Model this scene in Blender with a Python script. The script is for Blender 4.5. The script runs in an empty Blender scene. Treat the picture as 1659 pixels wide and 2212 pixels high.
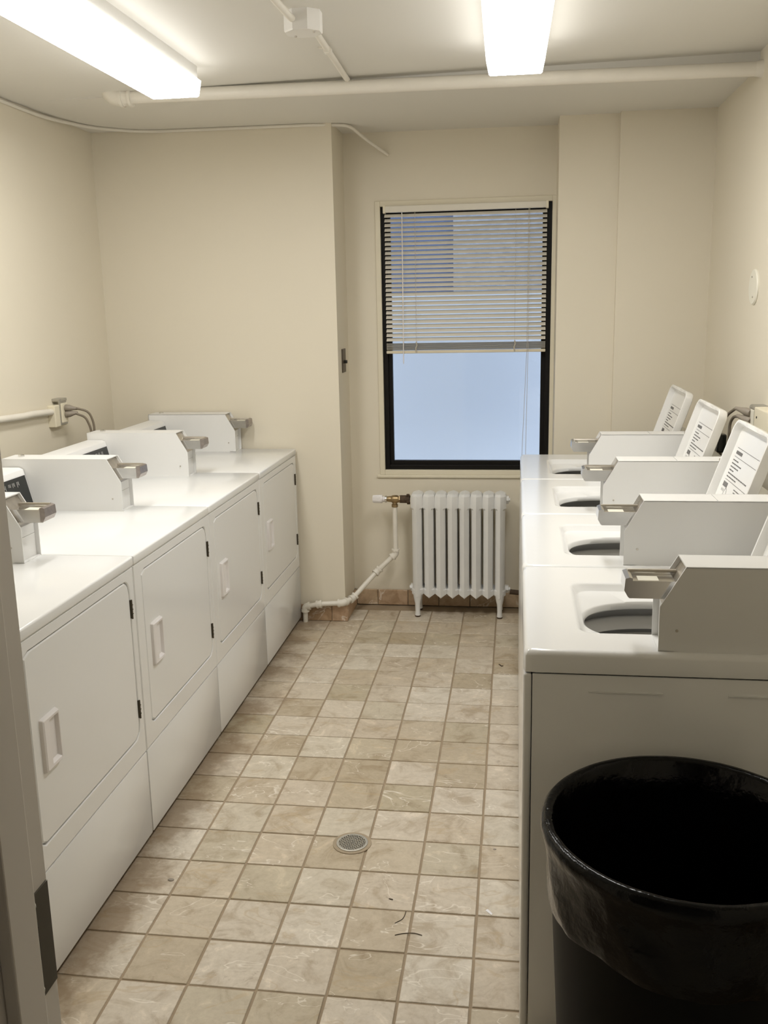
import bpy, bmesh, math, random
from mathutils import Vector, Matrix
random.seed(7)
PI = math.pi
scene = bpy.context.scene
C = scene.collection

# ------------------------------------------------------------------ camera
CAM_F, YAW, PITCH, ROLL, CAM_Z = 2050.99, 0.14077, 0.21395, -0.02042, 1.57408
def cam_matrix():
    cy, sy, cp, sp = math.cos(YAW), math.sin(YAW), math.cos(PITCH), math.sin(PITCH)
    f = Vector((-sy*cp, cy*cp, -sp)); r = Vector((cy, sy, 0)); u = r.cross(f)
    cr, sr = math.cos(ROLL), math.sin(ROLL)
    r2 = r*cr + u*sr; u2 = -r*sr + u*cr
    m = Matrix((( r2.x, u2.x, -f.x, 0), (r2.y, u2.y, -f.y, 0), (r2.z, u2.z, -f.z, CAM_Z), (0, 0, 0, 1)))
    return m
cd = bpy.data.cameras.new('camera'); cam = bpy.data.objects.new('camera', cd); C.objects.link(cam)
cd.sensor_fit = 'HORIZONTAL'; cd.sensor_width = 36.0; cd.lens = CAM_F*36.0/1659.0
cd.clip_start = 0.02; cd.clip_end = 200
cam.matrix_world = cam_matrix()
scene.camera = cam
# ------------------------------------------------------------------ world, exposure
SKY = (0.60, 0.72, 1.0); SKY_STRENGTH = 2.6
LAMP_STRENGTH = 24.5; LAMP_SIDE = 6.5; LAMP_COLOR = (1.0, 0.985, 0.955)
w = bpy.data.worlds.new('overcast_sky'); scene.world = w; w.use_nodes = True
bg = w.node_tree.nodes['Background']; bg.inputs[0].default_value = (*SKY, 1); bg.inputs[1].default_value = SKY_STRENGTH
vs = scene.view_settings
vs.view_transform = 'Standard'; vs.look = 'None'; vs.exposure = 0.0; vs.gamma = 1.0; vs.use_curve_mapping = False

# ------------------------------------------------------------------ materials
def new_mat(name):
    m = bpy.data.materials.new(name); m.use_nodes = True
    return m, m.node_tree.nodes, m.node_tree.links, m.node_tree.nodes['Principled BSDF']
def mat(name, col, rough=0.5, metal=0.0, var=0.04, scale=6.0, bump=0.0, bscale=60.0, spec=0.5, rvar=0.0):
    m, N, L, p = new_mat(name)
    p.inputs['Roughness'].default_value = rough; p.inputs['Metallic'].default_value = metal
    p.inputs['Specular IOR Level'].default_value = spec
    tc = N.new('ShaderNodeTexCoord')
    nz = N.new('ShaderNodeTexNoise'); nz.inputs['Scale'].default_value = scale; nz.inputs['Detail'].default_value = 4
    L.new(tc.outputs['Object'], nz.inputs['Vector'])
    mx = N.new('ShaderNodeMix'); mx.data_type = 'RGBA'
    mx.inputs[6].default_value = (*[max(0, c*(1-var)) for c in col], 1)
    mx.inputs[7].default_value = (*[min(1, c*(1+var)) for c in col], 1)
    L.new(nz.outputs['Fac'], mx.inputs[0]); L.new(mx.outputs[2], p.inputs['Base Color'])
    if bump:
        n2 = N.new('ShaderNodeTexNoise'); n2.inputs['Scale'].default_value = bscale; n2.inputs['Detail'].default_value = 5
        L.new(tc.outputs['Object'], n2.inputs['Vector'])
        b = N.new('ShaderNodeBump'); b.inputs['Strength'].default_value = bump; b.inputs['Distance'].default_value = 0.004
        L.new(n2.outputs['Fac'], b.inputs['Height']); L.new(b.outputs[0], p.inputs['Normal'])
    return m
def emit(name, col, s):
    m, N, L, p = new_mat(name); N.remove(p)
    e = N.new('ShaderNodeEmission'); e.inputs[0].default_value = (*col, 1); e.inputs[1].default_value = s
    L.new(e.outputs[0], N['Material Output'].inputs[0]); return m
def tile_mat(name, tones, base_dirt=0.0):
    m, N, L, p = new_mat(name)
    tc = N.new('ShaderNodeTexCoord'); oi = N.new('ShaderNodeObjectInfo')
    off = N.new('ShaderNodeCombineXYZ')
    for k, s in enumerate((37.0, 91.0, 13.0)):
        mu = N.new('ShaderNodeMath'); mu.operation = 'MULTIPLY'; mu.inputs[1].default_value = s
        L.new(oi.outputs['Random'], mu.inputs[0]); L.new(mu.outputs[0], off.inputs[k])
    add = N.new('ShaderNodeVectorMath'); add.operation = 'ADD'
    L.new(tc.outputs['Object'], add.inputs[0]); L.new(off.outputs[0], add.inputs[1])
    def noise(scale, detail=6, dist=0.0, rough=0.6):
        n = N.new('ShaderNodeTexNoise'); n.inputs['Scale'].default_value = scale; n.inputs['Detail'].default_value = detail
        n.inputs['Distortion'].default_value = dist; n.inputs['Roughness'].default_value = rough
        L.new(add.outputs[0], n.inputs['Vector']); return n
    def ramp(src, stops):
        r = N.new('ShaderNodeValToRGB'); L.new(src, r.inputs[0])
        e = r.color_ramp.elements
        while len(e) < len(stops): e.new(0.5)
        for q, (pos, c) in zip(e, stops): q.position = pos; q.color = (*c, 1)
        return r
    def mix(f, a, b, mode='MIX'):
        x = N.new('ShaderNodeMix'); x.data_type = 'RGBA'; x.blend_type = mode
        if isinstance(f, float): x.inputs[0].default_value = f
        else: L.new(f, x.inputs[0])
        for i, v in ((6, a), (7, b)):
            if isinstance(v, tuple): x.inputs[i].default_value = (*v, 1)
            else: L.new(v, x.inputs[i])
        return x.outputs[2]
    per = ramp(oi.outputs['Random'], tones)
    big = noise(9.0, 7, 1.2, 0.65)
    mott = ramp(big.outputs['Fac'], [(0.33, (0.76, 0.71, 0.64)), (0.48, (1, 1, 1)), (0.60, (1.06, 1.06, 1.06)), (0.66, (1.22, 1.22, 1.23))])
    c = mix(1.0, per.outputs[0], mott.outputs[0], 'MULTIPLY')
    fine = noise(60.0, 6, 0.3, 0.7)
    fr = ramp(fine.outputs['Fac'], [(0.3, (0.88, 0.86, 0.83)), (0.6, (1.05, 1.05, 1.05))])
    c = mix(0.8, c, fr.outputs[0], 'MULTIPLY')
    # pale and ochre veins: thin level sets of a stretched noise
    mp = N.new('ShaderNodeMapping'); mp.inputs['Scale'].default_value = (5.0, 11.0, 5.0); mp.inputs['Rotation'].default_value = (0, 0, 0.45)
    L.new(add.outputs[0], mp.inputs['Vector'])
    vn = N.new('ShaderNodeTexNoise'); vn.inputs['Scale'].default_value = 1.0; vn.inputs['Detail'].default_value = 3; vn.inputs['Distortion'].default_value = 0.8
    L.new(mp.outputs[0], vn.inputs['Vector'])
    v1 = ramp(vn.outputs['Fac'], [(0.600, (0, 0, 0)), (0.606, (0.7, 0.7, 0.7)), (0.616, (0, 0, 0))])
    v2 = ramp(vn.outputs['Fac'], [(0.340, (0, 0, 0)), (0.365, (0.45, 0.45, 0.45)), (0.385, (0, 0, 0))])
    c = mix(v1.outputs[0], c, (0.86, 0.80, 0.70))
    c = mix(v2.outputs[0], c, (0.46, 0.34, 0.19))
    # soil: brown blotches
    sp = noise(24.0, 5, 0.4, 0.7)
    sr = ramp(sp.outputs['Fac'], [(0.63, (0, 0, 0)), (0.76, (0.55, 0.55, 0.55))])
    c = mix(sr.outputs[0], c, (0.22, 0.14, 0.08))
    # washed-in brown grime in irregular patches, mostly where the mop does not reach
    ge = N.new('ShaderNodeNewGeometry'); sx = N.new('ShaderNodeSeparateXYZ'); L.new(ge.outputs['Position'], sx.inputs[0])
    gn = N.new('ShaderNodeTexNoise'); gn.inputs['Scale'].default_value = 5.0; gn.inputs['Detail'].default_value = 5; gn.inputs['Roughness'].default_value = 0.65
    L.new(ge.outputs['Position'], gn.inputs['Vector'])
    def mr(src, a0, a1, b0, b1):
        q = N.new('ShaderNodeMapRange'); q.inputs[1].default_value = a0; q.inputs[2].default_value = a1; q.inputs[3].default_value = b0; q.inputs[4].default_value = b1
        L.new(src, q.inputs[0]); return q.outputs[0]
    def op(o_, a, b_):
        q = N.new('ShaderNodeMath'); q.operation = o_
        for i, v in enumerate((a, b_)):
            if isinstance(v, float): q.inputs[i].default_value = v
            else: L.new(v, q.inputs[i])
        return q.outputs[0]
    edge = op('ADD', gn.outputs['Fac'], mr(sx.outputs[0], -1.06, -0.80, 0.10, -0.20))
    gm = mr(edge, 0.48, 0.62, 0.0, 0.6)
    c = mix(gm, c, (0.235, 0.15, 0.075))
    L.new(c, p.inputs['Base Color'])
    p.inputs['Roughness'].default_value = 0.42
    b = N.new('ShaderNodeBump'); b.inputs['Strength'].default_value = 0.25; b.inputs['Distance'].default_value = 0.002
    L.new(big.outputs['Fac'], b.inputs['Height']); L.new(b.outputs[0], p.inputs['Normal'])
    return m
MT = {}
MT['wall'] = mat('cream_wall_paint', (0.765, 0.706, 0.580), 0.55, var=0.03, scale=1.4, bump=0.10, bscale=28)
MT['ceil'] = mat('ceiling_paint', (0.74, 0.715, 0.65), 0.6, var=0.03, scale=1.2, bump=0.12, bscale=20)
MT['pipe'] = mat('painted_pipe', (0.78, 0.74, 0.655), 0.4, var=0.05, scale=12, bump=0.15, bscale=70)
MT['trim'] = mat('trim_paint', (0.76, 0.70, 0.55), 0.4, var=0.03, scale=8)
MT['jamb'] = mat('jamb_paint', (0.80, 0.75, 0.68), 0.4, var=0.03, scale=5)
MT['enamel'] = mat('white_enamel', (0.82, 0.82, 0.805), 0.15, var=0.015, scale=3)
MT['enamel2'] = MT['enamel']
MT['powder'] = mat('white_powder_coat', (0.79, 0.785, 0.765), 0.38, var=0.015, scale=8)
MT['powder2'] = MT['powder']
MT['plastic'] = mat('white_plastic', (0.82, 0.79, 0.78), 0.3, var=0.01)
MT['lid'] = mat('lid_enamel', (0.84, 0.83, 0.80), 0.25, var=0.01)
MT['groove'] = mat('seam_dark', (0.05, 0.045, 0.035), 0.8)
MT['black'] = mat('black_panel', (0.012, 0.014, 0.013), 0.25, var=0.2)
MT['print'] = mat('grey_print', (0.16, 0.155, 0.15), 0.6)
MT['lightprint'] = mat('light_print', (0.55, 0.55, 0.52), 0.5)
MT['chrome'] = mat('worn_chrome', (0.74, 0.73, 0.71), 0.2, 1.0, var=0.12, scale=30)
MT['steel'] = mat('dull_steel', (0.55, 0.51, 0.45), 0.35, 0.9, var=0.2, scale=40)
MT['bronze'] = mat('bronze_grip', (0.36, 0.32, 0.30), 0.35, 0.9, var=0.25, scale=80)
MT['brass'] = mat('brass', (0.40, 0.30, 0.17), 0.38, 1.0, var=0.2, scale=40)
MT['rust'] = mat('rusty_iron', (0.085, 0.055, 0.033), 0.7, 0.3, var=0.4, scale=60, bump=0.5, bscale=120)
MT['radiator'] = mat('radiator_paint', (0.78, 0.775, 0.75), 0.38, var=0.05, scale=14, bump=0.2, bscale=50)
MT['hinge'] = mat('hinge_metal', (0.10, 0.085, 0.06), 0.45, 0.7)
MT['strike'] = mat('tarnished_strike', (0.13, 0.12, 0.095), 0.42, 0.85, var=0.2, scale=25)
MT['frame'] = mat('black_window_frame', (0.007, 0.006, 0.005), 0.5, var=0.2, spec=0.2)
MT['slat'] = mat('cream_slat', (0.74, 0.70, 0.61), 0.4, var=0.02)
MT['rail'] = mat('blind_rail', (0.70, 0.63, 0.48), 0.45, var=0.04)
MT['cord'] = mat('blind_cord', (0.50, 0.46, 0.38), 0.8)
MT['cable'] = mat('grey_brown_cable', (0.20, 0.165, 0.12), 0.5)
MT['plug'] = mat('grey_plug', (0.30, 0.26, 0.21), 0.5)
MT['box_metal'] = mat('outlet_metal', (0.50, 0.49, 0.46), 0.35, 0.9, var=0.15, scale=40)
MT['ivory'] = mat('ivory_plate', (0.80, 0.74, 0.58), 0.35)
MT['plate'] = mat('brown_plate', (0.09, 0.07, 0.05), 0.4, 0.5)
MT['offwhite'] = mat('offwhite_cover', (0.80, 0.77, 0.66), 0.4)
MT['grout'] = mat('brown_grout', (0.33, 0.255, 0.17), 0.85, var=0.18, scale=9, bump=0.3, bscale=200)
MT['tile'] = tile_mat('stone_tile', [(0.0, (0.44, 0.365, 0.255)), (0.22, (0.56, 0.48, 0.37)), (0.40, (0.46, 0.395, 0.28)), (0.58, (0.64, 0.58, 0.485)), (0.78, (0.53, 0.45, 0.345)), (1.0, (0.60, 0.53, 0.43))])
MT['basetile'] = tile_mat('base_tile', [(0.0, (0.46, 0.31, 0.19)), (0.35, (0.52, 0.38, 0.25)), (0.7, (0.55, 0.42, 0.28)), (1.0, (0.46, 0.28, 0.18))])
MT['drain'] = mat('drain_metal', (0.52, 0.50, 0.44), 0.4, 0.6, var=0.1, scale=60)
MT['mortar'] = mat('drain_mortar', (0.36, 0.29, 0.20), 0.9, var=0.1, scale=30)
MT['bin'] = mat('black_bin_plastic', (0.004, 0.004, 0.0035), 0.55, var=0.15, spec=0.12)
MT['bag'] = mat('black_bag_film', (0.002, 0.002, 0.002), 0.16, var=0.2, bump=0.8, bscale=30, spec=0.2)
MT['tub'] = mat('tub_plastic', (0.62, 0.61, 0.585), 0.35)
MT['basket'] = mat('basket_grey', (0.55, 0.54, 0.51), 0.4)
MT['lens'] = emit('fluorescent_lens', LAMP_COLOR, LAMP_STRENGTH)
MT['lens_side'] = emit('prismatic_lens_side', LAMP_COLOR, LAMP_SIDE)
MT['pan'] = mat('fixture_pan', (0.80, 0.79, 0.76), 0.4)
MT['jbox'] = mat('junction_box_paint', (0.80, 0.78, 0.74), 0.35, var=0.03)
MT['extwall'] = mat('pale_outside_wall', (0.80, 0.82, 0.84), 0.8, var=0.015, scale=2)
MT['stucco'] = mat('rough_stucco', (0.30, 0.29, 0.275), 0.9, var=0.5, scale=14, bump=1.0, bscale=22)
MT['bluepanel'] = mat('slate_blue_panel', (0.10, 0.125, 0.185), 0.5, var=0.15, scale=3)
MT['hall'] = mat('hall_paint', (0.62, 0.55, 0.43), 0.6)
MT['debris'] = mat('dark_debris', (0.05, 0.035, 0.02), 0.9)
MT['paper'] = mat('white_paper', (0.85, 0.84, 0.86), 0.8)
def glass_mat():
    m, N, L, p = new_mat('window_glass'); N.remove(p)
    t = N.new('ShaderNodeBsdfTransparent'); t.inputs[0].default_value = (0.95, 0.97, 0.97, 1)
    g = N.new('ShaderNodeBsdfGlossy'); g.inputs['Roughness'].default_value = 0.02
    f = N.new('ShaderNodeFresnel'); f.inputs[0].default_value = 1.45
    x = N.new('ShaderNodeMixShader'); L.new(f.outputs[0], x.inputs[0]); L.new(t.outputs[0], x.inputs[1]); L.new(g.outputs[0], x.inputs[2])
    L.new(x.outputs[0], N['Material Output'].inputs[0]); return m
MT['glass'] = glass_mat()

# ------------------------------------------------------------------ mesh helpers
def obj(name, bm, m, parent=None, smooth=False, loc=None):
    me = bpy.data.meshes.new(name)
    bmesh.ops.recalc_face_normals(bm, faces=bm.faces)
    if smooth:
        for f in bm.faces: f.smooth = True
    bm.to_mesh(me); bm.free()
    ms = m if isinstance(m, (list, tuple)) else [m]
    for q in ms: me.materials.append(MT[q])
    if smooth: me.set_sharp_from_angle(angle=math.radians(smooth if smooth is not True else 35))
    o = bpy.data.objects.new(name, me); C.objects.link(o)
    if parent is not None: o.parent = parent
    if loc is not None: o.location = loc
    return o
def tag(o, label, cat=None, group=None, kind=None):
    o['label'] = label
    if cat: o['category'] = cat
    if group: o['group'] = group
    if kind: o['kind'] = kind
    return o
def empty(name, loc=(0, 0, 0)):
    o = bpy.data.objects.new(name, None); o.empty_display_size = 0.05; C.objects.link(o); o.location = loc; return o
def copy_tree(o, parent=None):
    c = o.copy(); C.objects.link(c); c.parent = parent
    for ch in list(o.children): copy_tree(ch, c)
    return c
def B(): return bmesh.new()
def box(bm, x0, x1, y0, y1, z0, z1, bev=0.0, seg=2, mi=0):
    vs = [bm.verts.new((x, y, z)) for x in (x0, x1) for y in (y0, y1) for z in (z0, z1)]
    idx = [(0, 1, 3, 2), (4, 6, 7, 5), (0, 4, 5, 1), (2, 3, 7, 6), (0, 2, 6, 4), (1, 5, 7, 3)]
    fs = [bm.faces.new([vs[i] for i in f]) for f in idx]
    for f in fs: f.material_index = mi
    if bev:
        es = list({e for f in fs for e in f.edges})
        bmesh.ops.recalc_face_normals(bm, faces=fs)
        bmesh.ops.bevel(bm, geom=es, offset=bev, segments=seg, profile=0.5, affect='EDGES')
    return bm
def loft(bm, loops, closed=True, cap0=False, cap1=False, mi=0):
    rows = [[bm.verts.new(p) for p in l] for l in loops]
    n = len(rows[0])
    for a, b in zip(rows, rows[1:]):
        for i in range(n if closed else n-1):
            j = (i+1) % n
            try: bm.faces.new((a[i], a[j], b[j], b[i])).material_index = mi
            except ValueError: pass
    if cap0: bm.faces.new(rows[0][::-1]).material_index = mi
    if cap1: bm.faces.new(rows[-1]).material_index = mi
    return rows
def prism(bm, pts, axis, a0, a1, mi=0):
    def P(p, a):
        if axis == 'y': return (p[0], a, p[1])
        if axis == 'x': return (a, p[0], p[1])
        return (p[0], p[1], a)
    loft(bm, [[P(p, a0) for p in pts], [P(p, a1) for p in pts]], cap0=True, cap1=True, mi=mi)
    return bm
def fillet(pts, r, n=5):
    pts = [Vector(p) for p in pts]; out = [pts[0]]
    for a, b, c in zip(pts, pts[1:], pts[2:]):
        d0 = (a-b); d1 = (c-b); k = min(r, d0.length*0.45, d1.length*0.45)
        p0 = b + d0.normalized()*k; p1 = b + d1.normalized()*k
        for i in range(n+1):
            t = i/n; out.append(p0*(1-t)**2 + b*2*t*(1-t) + p1*t*t)
    out.append(pts[-1]); return out
def tube(bm, pts, r, n=10, fil=0.0, cap=True, mi=0):
    pts = fillet(pts, fil) if fil else [Vector(p) for p in pts]
    rad = r if isinstance(r, (list, tuple)) else [r]*len(pts)
    t0 = (pts[1]-pts[0]).normalized()
    nrm = t0.orthogonal().normalized(); loops = []
    for i, p in enumerate(pts):
        t = ((pts[min(i+1, len(pts)-1)]-p).normalized() + (p-pts[max(i-1, 0)]).normalized())
        t = t.normalized() if t.length > 1e-6 else t0
        nrm = (nrm - t*nrm.dot(t)).normalized(); bn = t.cross(nrm)
        loops.append([p + (nrm*math.cos(2*PI*k/n) + bn*math.sin(2*PI*k/n))*rad[i] for k in range(n)])
    loft(bm, loops, cap0=cap, cap1=cap, mi=mi); return bm
def lathe(bm, prof, axis='z', org=(0, 0, 0), n=32, mi=0, cap0=True, cap1=True):
    ox, oy, oz = org; loops = []
    for r, h in prof:
        l = []
        for k in range(n):
            a = 2*PI*k/n; c, s = r*math.cos(a), r*math.sin(a)
            l.append({'z': (ox+c, oy+s, oz+h), 'x': (ox+h, oy+c, oz+s), 'y': (ox+c, oy+h, oz+s)}[axis])
        loops.append(l)
    loft(bm, loops, cap0=cap0, cap1=cap1, mi=mi); return bm
def in_rr(x, y, x0, x1, y0, y1, r):
    cx, cy = (x0+x1)/2, (y0+y1)/2
    qx, qy = abs(x-cx)-((x1-x0)/2-r), abs(y-cy)-((y1-y0)/2-r)
    return math.hypot(max(qx, 0), max(qy, 0)) + min(max(qx, qy), 0) - r <= 0
def ray_loop(inside, cx, cy, angs, far=2.0):
    out = []
    for a in angs:
        lo, hi = 0.0, far; dx, dy = math.cos(a), math.sin(a)
        for _ in range(34):
            mid = (lo+hi)/2
            if inside(cx+dx*mid, cy+dy*mid): lo = mid
            else: hi = mid
        out.append((cx+dx*lo, cy+dy*lo))
    return out
def rr_poly(x0, x1, y0, y1, r, n=5):
    if isinstance(r, (int, float)): r = (r,)*4
    pts = []
    for (cx, cy, a0), rr in zip(((x1, y1, 0), (x0, y1, PI/2), (x0, y0, PI), (x1, y0, 1.5*PI)), r):
        sx = -1 if cx == x1 else 1; sy = -1 if cy == y1 else 1
        for k in range(n+1):
            a = a0 + PI/2*k/n
            pts.append((cx+sx*rr + rr*math.cos(a), cy+sy*rr + rr*math.sin(a)))
    return pts
def cut(target, bm):
    # subtract a closed cutter from one mesh object, in place
    cme = bpy.data.meshes.new('cutter'); bmesh.ops.recalc_face_normals(bm, faces=bm.faces); bm.to_mesh(cme); bm.free()
    co = bpy.data.objects.new('cutter', cme); C.objects.link(co)
    md = target.modifiers.new('cut', 'BOOLEAN'); md.operation = 'DIFFERENCE'; md.solver = 'EXACT'; md.object = co
    bpy.context.view_layer.update()
    me = bpy.data.meshes.new_from_object(target.evaluated_get(bpy.context.evaluated_depsgraph_get()))
    target.modifiers.clear(); target.data = me
    bpy.data.objects.remove(co); bpy.data.meshes.remove(cme)
def struct(name, bm, m, parent=None, label=None):
    o = obj(name, bm, m, parent)
    if parent is None:
        o['kind'] = 'structure'
        if label: o['label'] = label
    return o

# ================================================================== SETTING
XL, XR, YF = -2.02, 0.86, 0.85          # left wall, right wall, door wall (room face)
YB, YP = 4.857, 4.567                   # alcove wall, projecting wall
ZC, ZB, YBEAM = 2.43, 2.398, 3.85       # ceiling, dropped soffit
# floor slab (grout) with tiles
b = B(); box(b, -2.25, 1.1, -1.3, 5.1, -0.12, -0.003)
floor = struct('floor', b, 'grout', label='beige stone tile floor with brown grout')
TX, TY, TS = -0.09135, 2.73122, 0.16843
variants = []
for k in range(4):
    b = B(); g = 0.0032; h = TS/2-g
    rnd = random.Random(k)
    j = lambda: rnd.uniform(-0.0007, 0.0007)
    base = [(-h+j(), -h+j()), (h+j(), -h+j()), (h+j(), h+j()), (-h+j(), h+j())]
    loft(b, [[(x, y, -0.008) for x, y in base], [(x, y, -0.0014) for x, y in base], [(x*0.985, y*0.985, 0.0) for x, y in base]], cap1=True)
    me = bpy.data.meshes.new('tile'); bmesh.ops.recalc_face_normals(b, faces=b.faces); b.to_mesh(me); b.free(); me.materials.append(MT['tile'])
    variants.append(me)
nt = 0
for r in range(-13, 8):
    for c in range(-12, 6):
        x = TX + TS*(c+0.5); y = TY - TS*(r+0.5)
        near = y < 1.95
        if y > 4.80 or y < 1.25: continue
        if not near and not (-1.25 < x < 0.16): continue
        if near and not (-1.9 < x < 0.8): continue
        if y > YP-0.02 and x < -0.86: continue
        if nt >= 300: continue
        if math.hypot(x+0.475, y-2.531) < 0.0: continue
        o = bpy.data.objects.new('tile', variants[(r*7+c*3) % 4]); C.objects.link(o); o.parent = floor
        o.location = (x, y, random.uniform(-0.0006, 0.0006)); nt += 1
        if nt % 2: o.rotation_euler.z = PI
# walls
def wallbox(name, *a, m='wall', label=None):
    bb = B(); box(bb, *a); return struct(name, bb, m, label=label)
wallbox('wall_left', -2.2, XL, YF-0.02, 5.0, 0, 2.6)
wallbox('wall_right', XR, 1.05, YF-0.02, 5.0, 0, 2.6)
wallbox('wall_back_left', XL-0.05, -0.856, YP, 5.0, 0, 2.6)
wallbox('wall_back_right', 0.181, 0.4475, 4.628, 5.0, 0, 2.6)
wallbox('wall_corner_right', 0.4475, XR+0.05, 4.588, 5.0, 0, 2.6)
# alcove wall with window opening
WX0, WX1, WZ0, WZ1 = -0.690, 0.176, 0.722, 2.064
b = B()
for a in ((-0.9, WX0, 0, 2.6), (WX1, 0.2, 0, 2.6), (WX0, WX1, 0, WZ0), (WX0, WX1, WZ1, 2.6)):
    box(b, a[0], a[1], YB, YB+0.18, a[2], a[3])
struct('wall_back', b, 'wall', label='cream alcove wall around the window')
# door wall (front)
DX0, DX1, DZ = -0.509, 0.43, 2.05
b = B()
box(b, -2.2, DX0-0.0, 0.64, YF, 0, 2.6); box(b, DX1, 1.05, 0.64, YF, 0, 2.6); box(b, DX0, DX1, 0.64, YF, DZ, 2.6)
struct('wall_front', b, 'wall')
# ceiling, slightly out of level, with a dropped soffit at the window side
def zceil(x): return 2.431 + 0.0139*x
b = B()
cs_ = [(-2.25, 0.5), (1.1, 0.5), (1.1, YBEAM+0.02), (-2.25, YBEAM+0.02)]
loft(b, [[(x, y, zceil(x)) for x, y in cs_], [(x, y, 2.7) for x, y in cs_]], cap0=True, cap1=True)
struct('ceiling', b, 'ceil', label='cream painted ceiling')
def zsoff(x): return 2.3959 - 0.0045*x
b = B()
cs_ = [(-2.25, YBEAM), (1.1, YBEAM), (1.1, 5.1), (-2.25, 5.1)]
loft(b, [[(x, y, zsoff(x)) for x, y in cs_], [(x, y, 2.7) for x, y in cs_]], cap0=True, cap1=True)
struct('trim_1', b, 'ceil', label='shallow dropped soffit along the window side of the ceiling')
# hall behind the doorway
b = B(); box(b, -1.35, -1.25, -1.3, 0.64, 0, 2.6); box(b, 1.25, 1.35, -1.3, 0.64, 0, 2.6); box(b, -1.35, 1.35, -1.4, -1.3, 0, 2.6)
box(b, -1.35, 1.35, -1.4, 0.64, 2.46, 2.6)
struct('wall_hall', b, 'hall')
b = B(); box(b, -1.35, 1.35, -1.4, 0.9, -0.12, -0.002); struct('floor_hall', b, 'hall')
# door frame
door = empty('door_1', (0, 0.75, 0)); door['kind'] = 'structure'; door['label'] = 'painted door frame with a dark metal strike plate'
JX0, JX1, JZ = -0.494, 0.415, 2.03
def part(name, m, parent, *a, bev=0.0, smooth=False, off=(0, 0, 0)):
    bb = B(); box(bb, a[0]-off[0], a[1]-off[0], a[2]-off[1], a[3]-off[1], a[4]-off[2], a[5]-off[2], bev=bev); return obj(name, bb, m, parent, smooth)
D = (0, 0.75, 0)
jl = part('jamb', 'jamb', door, JX0-0.018, JX0, 0.625, 0.852, 0, JZ+0.018, bev=0.0015, off=D)
part('jamb', 'jamb', door, JX1, JX1+0.018, 0.625, 0.852, 0, JZ+0.018, bev=0.0015, off=D)
part('head_jamb', 'jamb', door, JX0, JX1, 0.625, 0.852, JZ, JZ+0.018, off=D)
part('door_stop', 'jamb', door, JX0, JX0+0.015, 0.751, 0.801, 0, JZ, bev=0.002, off=D)
part('door_stop', 'jamb', door, JX1-0.015, JX1, 0.751, 0.801, 0, JZ, bev=0.002, off=D)
part('door_stop', 'jamb', door, JX0+0.015, JX1-0.015, 0.751, 0.801, JZ-0.015, JZ, off=D)
b = B()
prism(b, [(0.803-0.75, 0.862), (0.849-0.75, 0.862), (0.849-0.75, 0.982), (0.803-0.75, 0.982)], 'x', JX0-0.0005, JX0+0.0022)
sp = obj('strike_plate', b, 'strike', door); sp['label'] = 'dark tarnished metal strike plate'
for tg in (sp, jl):      # the latch pocket is a real hole through plate and jamb
    b = B(); box(b, JX0-0.016, JX0+0.01, 0.8055, 0.822, 0.905, 0.945); cut(tg, b)
for zz in (0.872, 0.972):
    b = B(); lathe(b, [(0.004, 0), (0.004, 0.0015), (0.002, 0.003)], 'x', (JX0+0.002, 0.816-0.75, zz), 10); obj('screw', b, 'chrome', sp, True)
# baseboard tiles
def base_run(name, segs, m='basetile'):
    root = empty(name); root['kind'] = 'structure'; root['label'] = 'brown stone tile skirting'
    bb = B()
    for (x0, x1, y0, y1) in segs['backing']: box(bb, x0, x1, y0, y1, 0, 0.082)
    bk = obj('grout_bed', bb, 'grout', root)
    for (x0, x1, y0, y1) in segs['tiles']:
        cx, cy = (x0+x1)/2, (y0+y1)/2
        bb = B(); box(bb, x0-cx, x1-cx, y0-cy, y1-cy, -0.0415, 0.0415, bev=0.002, seg=1)
        obj('tile', bb, m, root, loc=(cx, cy, 0.043))
    return root
tl = []
xs = [-0.843, -0.728, -0.565, -0.4, -0.235, -0.07, 0.095, 0.181]
for a, c in zip(xs, xs[1:]): tl.append((a+0.002, c-0.002, YB-0.016, YB-0.003))
base_run('baseboard_back', dict(backing=[(-0.855, 0.181, YB-0.010, YB+0.001)], tiles=tl))
tl = []
xs = [-1.40, -1.23, -1.06, -0.925, -0.8425]
for a, c in zip(xs, xs[1:]): tl.append((a+0.002, c-0.001, YP-0.015, YP-0.003))
ys = [YP-0.002, 4.70, YB-0.017]
for a, c in zip(ys, ys[1:]): tl.append((-0.853, -0.842, a+0.001, c-0.002))
base_run('baseboard_left', dict(backing=[(-1.40, -0.8475, YP-0.010, YP+0.001), (-0.857, -0.8475, YP, YB)], tiles=tl))
tl = [(0.185, 0.35, 4.613, 4.625), (0.354, 0.44, 4.613, 4.625)]
base_run('baseboard_right', dict(backing=[(0.181, 0.447, 4.618, 4.629)], tiles=tl))

# ------------------------------------------------------------------ window
win = empty('window_1', (0, YB, 0)); win['kind'] = 'structure'; win['label'] = 'black framed sash window in a cream painted reveal'
O = (0, YB, 0)
def ring(name, m, parent, x0, x1, z0, z1, t, y0, y1, bev=0.0, tb=None, off=O):
    bb = B(); tb = t if tb is None else tb
    for a in ((x0, x0+t, z0, z1), (x1-t, x1, z0, z1), (x0+t, x1-t, z0, z0+tb), (x0+t, x1-t, z1-t, z1)):
        box(bb, a[0]-off[0], a[1]-off[0], y0-off[1], y1-off[1], a[2]-off[2], a[3]-off[2], bev=bev)
    return obj(name, bb, m, parent)
ring('casing', 'trim', win, -0.703, 0.189, 0.709, 2.077, 0.026, YB-0.008, YB+0.035, bev=0.002)
ring('frame', 'frame', win, -0.677, 0.163, 0.735, 2.051, 0.024, YB+0.012, YB+0.075, bev=0.002)
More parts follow.
